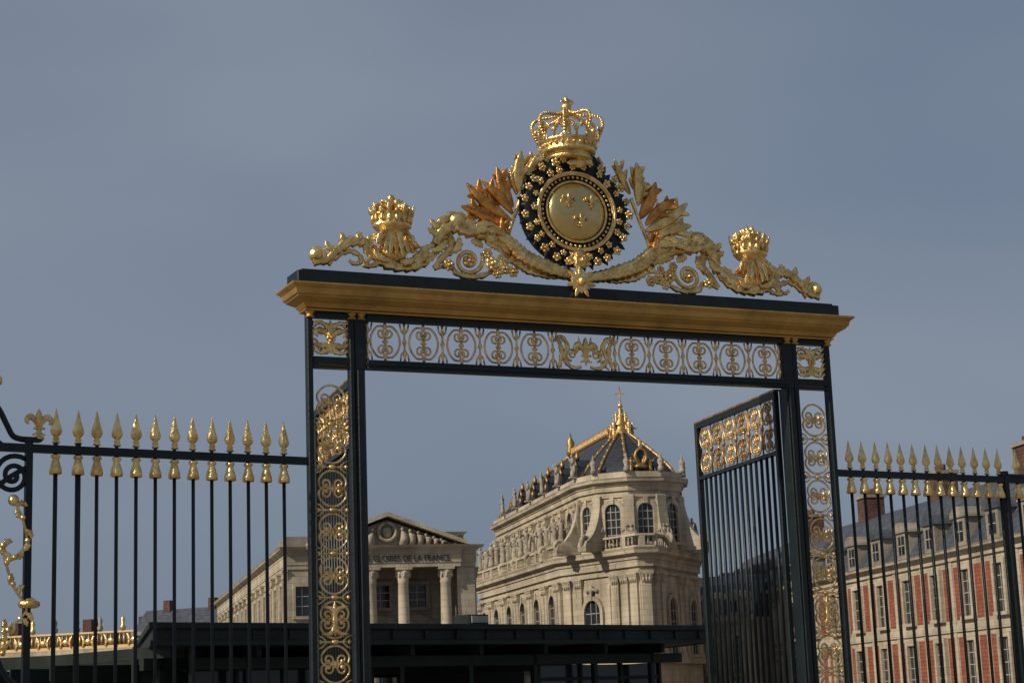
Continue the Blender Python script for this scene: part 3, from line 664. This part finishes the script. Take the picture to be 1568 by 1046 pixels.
for x in (3.3,6.9,9.6,13.2):
    mb.lathe([(.62,1.0),(.62,1.3),(.52,1.5),(.50,5),(.47,9),(.43,11.9),(.5,12.0),(.44,12.1),(.6,12.7),(.66,13.0)],(x,.0,0),STONE,20)
    mb.box(x-.68,x+.68,-.68,.68,13.0,13.205,STONE)
    for i in range(8): a=2*pi*i/8; mb.ell((x+.55*math.cos(a),.55*math.sin(a),12.6),(.13,.13,.28),STONE,5,4)
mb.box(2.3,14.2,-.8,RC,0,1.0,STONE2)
mb.plate([(2.31,1.0),(14.19,1.0),(14.19,13.2),(2.31,13.2)],RC-.05,RC-.002,STONE2)  # darker stone sheet: porch shade put into the recess wall colour
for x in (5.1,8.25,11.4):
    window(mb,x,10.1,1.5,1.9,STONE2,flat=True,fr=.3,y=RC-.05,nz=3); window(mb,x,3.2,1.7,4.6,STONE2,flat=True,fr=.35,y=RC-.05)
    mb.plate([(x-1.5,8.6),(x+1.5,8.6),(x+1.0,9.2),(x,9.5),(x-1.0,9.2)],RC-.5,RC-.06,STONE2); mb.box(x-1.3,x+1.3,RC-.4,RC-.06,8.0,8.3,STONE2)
window(mb,1.15,9.4,1.1,2.4,STONE,flat=True,fr=.2,nz=3)
mb.ident()
Ls=mb.wall(out[0],out[1])
for i in range(16):
    x=Ls-2.5-4.6*i; window(mb,x,8.6,1.6,3.4,STONE,flat=True,fr=.3,nz=4); window(mb,x,2.6,1.6,4.0,STONE,fr=.3); pilaster(mb,x+2.1,8.,13.2,.8,STONE)
mb.ident(); mb.sweep([out[0],out[1]],[(0,7.2),(.3,7.2),(.3,7.8),(0,7.8)],STONE)
Lr=mb.wall(out[6],out[7])
for x in (1.,5,9,13): pilaster(mb,x,1,13.2,.8,STONE)
mb.ident()
mb.make('walls_and_portico',pv)
mb=MB()
q=[(A0.x+side.x*74,A0.y+side.y*74),pt(0.8,4),pt(LW-1,4),(A0.x+side.x*74+14,A0.y+side.y*74)]
rm=[(A0.x+side.x*72+5,A0.y+side.y*72),(pt(7,10)[0],pt(7,10)[1])]
mb.add([(*q[0],15),(*q[1],15),(*q[2],15),(*q[3],15),(*rm[0],16.6),(*rm[1],16.6)],[(0,1,5,4),(1,2,5),(2,3,4,5),(3,0,4)],SLATEL)
mb.make('low_roof',pv)
tx=bpy.data.curves.new('inscription','FONT'); tx.body='A TOUTES LES GLOIRES DE LA FRANCE'; tx.size=.72; tx.extrude=.03; tx.align_x='CENTER'
to=bpy.data.objects.new('inscription',tx); sc.collection.objects.link(to); to.parent=pv
p=pt(8.25,-.70); to.location=(p[0],p[1],13.68); to.rotation_euler=(pi/2,0,math.atan2(ex.y,ex.x)); to.data.materials.append(SLATE)
to.scale=(.84,1,1)
# ---------------- brick wing on the right
bw=root('brick_palace_wing',SITE)
Pf,Pn=(22.3,207),(42.5,88); mb=MB()
d=V((Pn[0]-Pf[0],Pn[1]-Pf[1])).normalized(); nin=V((-d.y,d.x))
Lw=(V(Pn)-V(Pf)).length
back=[(Pn[0]+nin.x*15,Pn[1]+nin.y*15),(Pf[0]+nin.x*15,Pf[1]+nin.y*15)]
mb.prism([Pf,Pn]+back,0,11.6,STONE)
mb.sweep([Pf,Pn],cornice(12.2,.9,.8),STONE); mb.sweep([Pf,Pn],[(0,5.9),(.15,5.9),(.15,6.4),(0,6.4)],STONE)
mb.wall(Pf,Pn); n=int(Lw/6)
for i in range(n):
    x=3+6*i
    for z,h in ((1.6,3.6),(7.0,3.5)):
        window(mb,x,z,1.55,h,STONE,flat=True,fr=.35,nz=4)
        for g in (-1,1):
            a=x+g*1.95; mb.box(a-.66,a+.66,-.03,.0,z-.2,z+h+.3,BRICK)
    mb.box(x+2.75,x+3.25,-.09,0,0,11.3,STONE)
mb.ident(); mb.make('facade',bw)
mb=MB(); mb.wall(Pf,Pn)
vs=[(-.3,-.4,12.2),(Lw,-.4,12.2),(Lw,2.6,16.6),(2,2.6,16.6),(Lw,7.5,18.4),(5,7.5,18.4),(Lw,15,12.2),(-.3,15,12.2),(2,12.4,16.6),(Lw,12.4,16.6)]
mb.add(vs,[(0,1,2,3),(3,2,4,5),(5,4,9,8),(8,9,6,7),(7,0,3,8),(8,3,5)],SLATEL)
mb.make('mansard_roof',bw)
mb=MB(); mb.wall(Pf,Pn)
for i in range(n):
    x=3+6*i
    mb.box(x-1.1,x+1.1,-.35,2.2,12.25,14.4,STONE2); mb.plate([(x-.62,12.6),(x+.62,12.6),(x+.62,14.1),(x-.62,14.1)],-.38,-.35,GLASS)
    mb.plate([(x-1.4,14.4)]+[(x-1.4*math.cos(pi*k/10),14.4+.85*math.sin(pi*k/10)) for k in range(1,10)]+[(x+1.4,14.4)],-.5,2.4,STONE2 if i%2 else SLATEL)
    mb.box(x-.03,x+.03,-.41,-.381,12.6,14.1,WHITE); mb.box(x-.62,x+.62,-.40,-.382,13.3,13.38,WHITE)
    if i%3==1:
        mb.box(x+2.2,x+4.6,6.3,8.2,16,20.2,CHIM); mb.box(x+2.05,x+4.75,6.15,8.35,20.2,20.5,STONE2)
        for k in (2.6,3.3,4.0): mb.lathe([(.2,0),(.22,.5),(.17,.6)],(x+k,7.2,20.5),CHIM,6)
mb.ident(); mb.make('dormers_and_chimneys',bw)
# ---------------- slate wing beside chapel
sw=root('slate_roofed_wing',SITE); mb=MB()
Pa,Pb=(13.5,196),(23.2,186)
L=mb.wall(Pa,Pb); mb.box(0,L,0,12,0,9.6,STONE); mb.box(-.3,L+.3,-.5,0,9.2,9.8,STONE)
mb.add([(0,-.3,9.8),(L,-.3,9.8),(L,2.8,13.2),(0,2.8,13.2),(L,8,14.6),(0,8,14.6),(L,12,9.8),(0,12,9.8)],[(0,1,2,3),(3,2,4,5),(5,4,6,7),(0,3,5,7),(1,6,4,2)],SLATEL)
for i in range(4):
    x=1.8+3.4*i; window(mb,x,4.,1.4,3.8,STONE,fr=.3); mb.box(x-.8,x+.8,-.35,2,9.85,11.6,STONE)
    mb.plate([(x-.45,10.1),(x+.45,10.1),(x+.45,11.3),(x-.45,11.3)],-.38,-.35,GLASS); mb.plate([(x-1.05,11.6),(x+1.05,11.6),(x+.7,12.1),(x,12.35),(x-.7,12.1)],-.5,2,STONE)
    statue(mb,x+1.7,-.2,9.85,2.2,CROSS)
mb.ident(); mb.make('wing_body',sw)
# ---------------- distant gilded palace range & grey roof range
gp=root('gilded_roof_palace',SITE); mb=MB()
Pa,Pb=(-84,268),(-50,258); L=mb.wall(Pa,Pb); mb.box(0,L,0,20,0,11.6,STONE2); mb.box(-.3,L+.3,-.6,0,11.0,11.7,STONE)
for i in range(int(L/3.6)):
    x=1.8+3.6*i; window(mb,x,5.4,1.7,4.2,STONE2,fr=.3)
    mb.lathe([(.3,0),(.45,.5),(.2,.8),(.35,1.4),(.05,2.1)],(x+1.8,-.2,14.1),GOLDF if i%2 else CROSS,7)
    for g in (-.9,.9): mb.leaf((x+g,11.9),(x+g*1.2,13.6),.28,GOLDF,.2*g,3,-.45)
    mb.ell((x,-.4,12.7),(.55,.2,.45),GOLDF,7,5)
mb.box(0,L,-.3,-.1,11.71,12.1,GOLDF); mb.box(0,L,-.32,-.08,13.8,14.05,GOLDF)
for i in range(int(L/.7)): mb.lathe([(.14,0),(.26,.6),(.12,1.69)],(.35+.7*i,-.2,12.11),GOLD_DARK,5)
mb.box(0,L,2,12,11.6,13.9,SLATEL)
for x in (8,20,29): mb.box(x,x+1.4,4,6,13.9,16.1,CHIM)
mb.ident(); mb.make('range_body',gp)
gr=root('grey_roof_range',SITE); mb=MB()
Pa,Pb=(-52,246),(-37,240); L=mb.wall(Pa,Pb); mb.box(0,L,0,12,0,13,STONE2); mb.box(-.2,L+.2,-.4,0,12.6,13.1,STONE2)
mb.add([(0,-.3,13.1),(L,-.3,13.1),(L,3,16.0),(0,3,16.0),(L,12,13.1),(0,12,13.1)],[(0,1,2,3),(3,2,4,5),(0,3,5),(1,4,2)],SLATEL)
for i in range(4): window(mb,2+3.8*i,7,1.5,3.6,STONE2,flat=True)
for x in (3,10): mb.box(x,x+1.0,2.5,3.5,15,17.2,CHIM)
mb.ident(); mb.make('range_body',gr)
# ---------------- security pavilion (flat green canopy, open at the passage)
cp=root('security_entrance_pavilion',SITE); mb=MB()
pl=[(-5.75,28.7),(3.85,38.1),(1.7,45.5),(-6.6,38.0),(-11.3,60),(-13.2,60)]
mb.prism(pl,2.74,3.04,CANOPY); mb.sweep(pl,[(0,2.72),(.06,2.72),(.06,2.80),(.02,2.81),(.02,2.97),(.08,2.99),(.08,3.08),(0,3.08)],CANOPY,True)
L=mb.wall(pl[0],pl[1])
for j in range(18): x=L*(j+.5)/18; mb.box(x-.02,x+.02,-.065,-.02,2.81,2.965,CANOPY)
mb.bbox(6.75,7.25,.05,.5,3.085,3.26,CANOPY,.03); mb.tube([(7.0,.3,3.05),(7.0,.3,3.10)],.05,CANOPY,6); mb.box(6.8,7.2,.03,.049,3.11,3.235,WHITE)
for j in range(8):
    x=.5+L*j/8; mb.box(x,x+.1,.3,8.0,2.55,2.739,CANOPY); mb.box(x,x+.1,.6,.7,0,2.55,CANOPY)
mb.box(.2,L-.2,.6,.72,2.36,2.55,CANOPY); mb.box(.2,L-.6,3.4,3.5,2.30,2.55,CANOPY); mb.box(.2,L-.6,6.2,6.3,2.30,2.55,CANOPY)
for a,b in ((.3,5.2),(9.4,L-.5)):
    k=max(2,int((b-a)/.9))
    mb.box(a,b,1.0,1.02,.9,2.35,CANG); mb.box(a,b,.98,1.04,0,.9,CANOPY); mb.box(a,b,.97,1.05,2.05,2.12,CANOPY)
    for j in range(k+1): x=a+(b-a)*j/k; mb.box(x-.035,x+.035,.96,1.06,0,2.55,CANOPY)
    mb.box(a,b,5.0,5.04,0,2.55,CANOPY)
mb.ident()
L=mb.wall(pl[5],pl[0]); k=int(L/1.5)
mb.box(.3,L-.5,.6,.62,.9,2.6,CANG); mb.box(.3,L-.5,.58,.64,0,.9,CANOPY)
for j in range(k+1): x=.3+(L-.8)*j/k; mb.box(x-.04,x+.04,.56,.66,0,2.739,CANOPY)
mb.ident(); mb.make('canopy',cp)
# ================================================================= ground
mb=MB(); S=2500; mb.add([(-S,-S,0),(S,-S,0),(S,S,0),(-S,S,0)],[(0,1,2,3)],GRAV); mb.make('ground',None)
mb=MB(); mb.add([(-60,17.5,.004),(80,17.5,.004),(120,260,.004),(20,260,.004)],[(0,1,2,3)],COBB); mb.make('cobbled_courtyard',None)
# ================================================================= light
az=math.radians(24.6-124); el=math.radians(33)
w=bpy.data.worlds.new('World'); sc.world=w; w.use_nodes=True; nt=w.node_tree; N=nt.nodes; Lk=nt.links
bg=N['Background']; sky=N.new('ShaderNodeTexSky'); sky.sky_type='NISHITA'; sky.sun_disc=False; sky.sun_elevation=el; sky.sun_rotation=az
sky.dust_density=2.0
hs=N.new('ShaderNodeHueSaturation'); hs.inputs['Saturation'].default_value=.7
tc=N.new('ShaderNodeTexCoord'); mp=N.new('ShaderNodeMapping'); mp.inputs['Scale'].default_value=(1.2,1.2,3.2); mp.inputs['Rotation'].default_value=(.15,.40,.4)
no=N.new('ShaderNodeTexNoise'); no.inputs['Scale'].default_value=1.8; no.inputs['Detail'].default_value=3; no.inputs['Roughness'].default_value=.4; no.inputs['Distortion'].default_value=.4
Lk.new(tc.outputs['Generated'],mp.inputs[0]); Lk.new(mp.outputs[0],no.inputs['Vector'])
rp=N.new('ShaderNodeValToRGB'); rp.color_ramp.elements[0].position=.28; rp.color_ramp.elements[1].position=.72
rp.color_ramp.elements[0].color=(2.05,2.7,3.8,1); rp.color_ramp.elements[1].color=(3.3,3.85,4.75,1)
Lk.new(no.outputs['Fac'],rp.inputs[0])
mx=N.new('ShaderNodeMix'); mx.data_type='RGBA'; mx.inputs['Factor'].default_value=.84
Lk.new(sky.outputs[0],hs.inputs['Color']); Lk.new(hs.outputs[0],mx.inputs['A']); Lk.new(rp.outputs[0],mx.inputs['B']); Lk.new(mx.outputs['Result'],bg.inputs['Color'])
bg.inputs['Strength'].default_value=.075
sl=bpy.data.lights.new('sun','SUN'); sl.energy=3.8; sl.angle=math.radians(.5); sl.color=(1,.90,.75)
so=bpy.data.objects.new('sun',sl); sc.collection.objects.link(so)
tos=V((math.sin(az)*math.cos(el),math.cos(az)*math.cos(el),math.sin(el))); so.rotation_euler=tos.to_track_quat('Z','Y').to_euler()
# ================================================================= camera
cam=bpy.data.cameras.new('camera'); cam.sensor_width=36; cam.lens=2787/1568*36; cam.clip_end=6000; cam.clip_start=.1
co=bpy.data.objects.new('camera',cam); sc.collection.objects.link(co); sc.camera=co
fw=V((math.sin(PSI)*math.cos(PITCH),math.cos(PSI)*math.cos(PITCH),math.sin(PITCH))); r0=V((math.cos(PSI),-math.sin(PSI),0)); u0=r0.cross(fw)
rr=r0*math.cos(ROLL)-u0*math.sin(ROLL); uu=u0*math.cos(ROLL)+r0*math.sin(ROLL)
co.matrix_world=Matrix(((rr.x,uu.x,-fw.x,0),(rr.y,uu.y,-fw.y,0),(rr.z,uu.z,-fw.z,1.6),(0,0,0,1)))
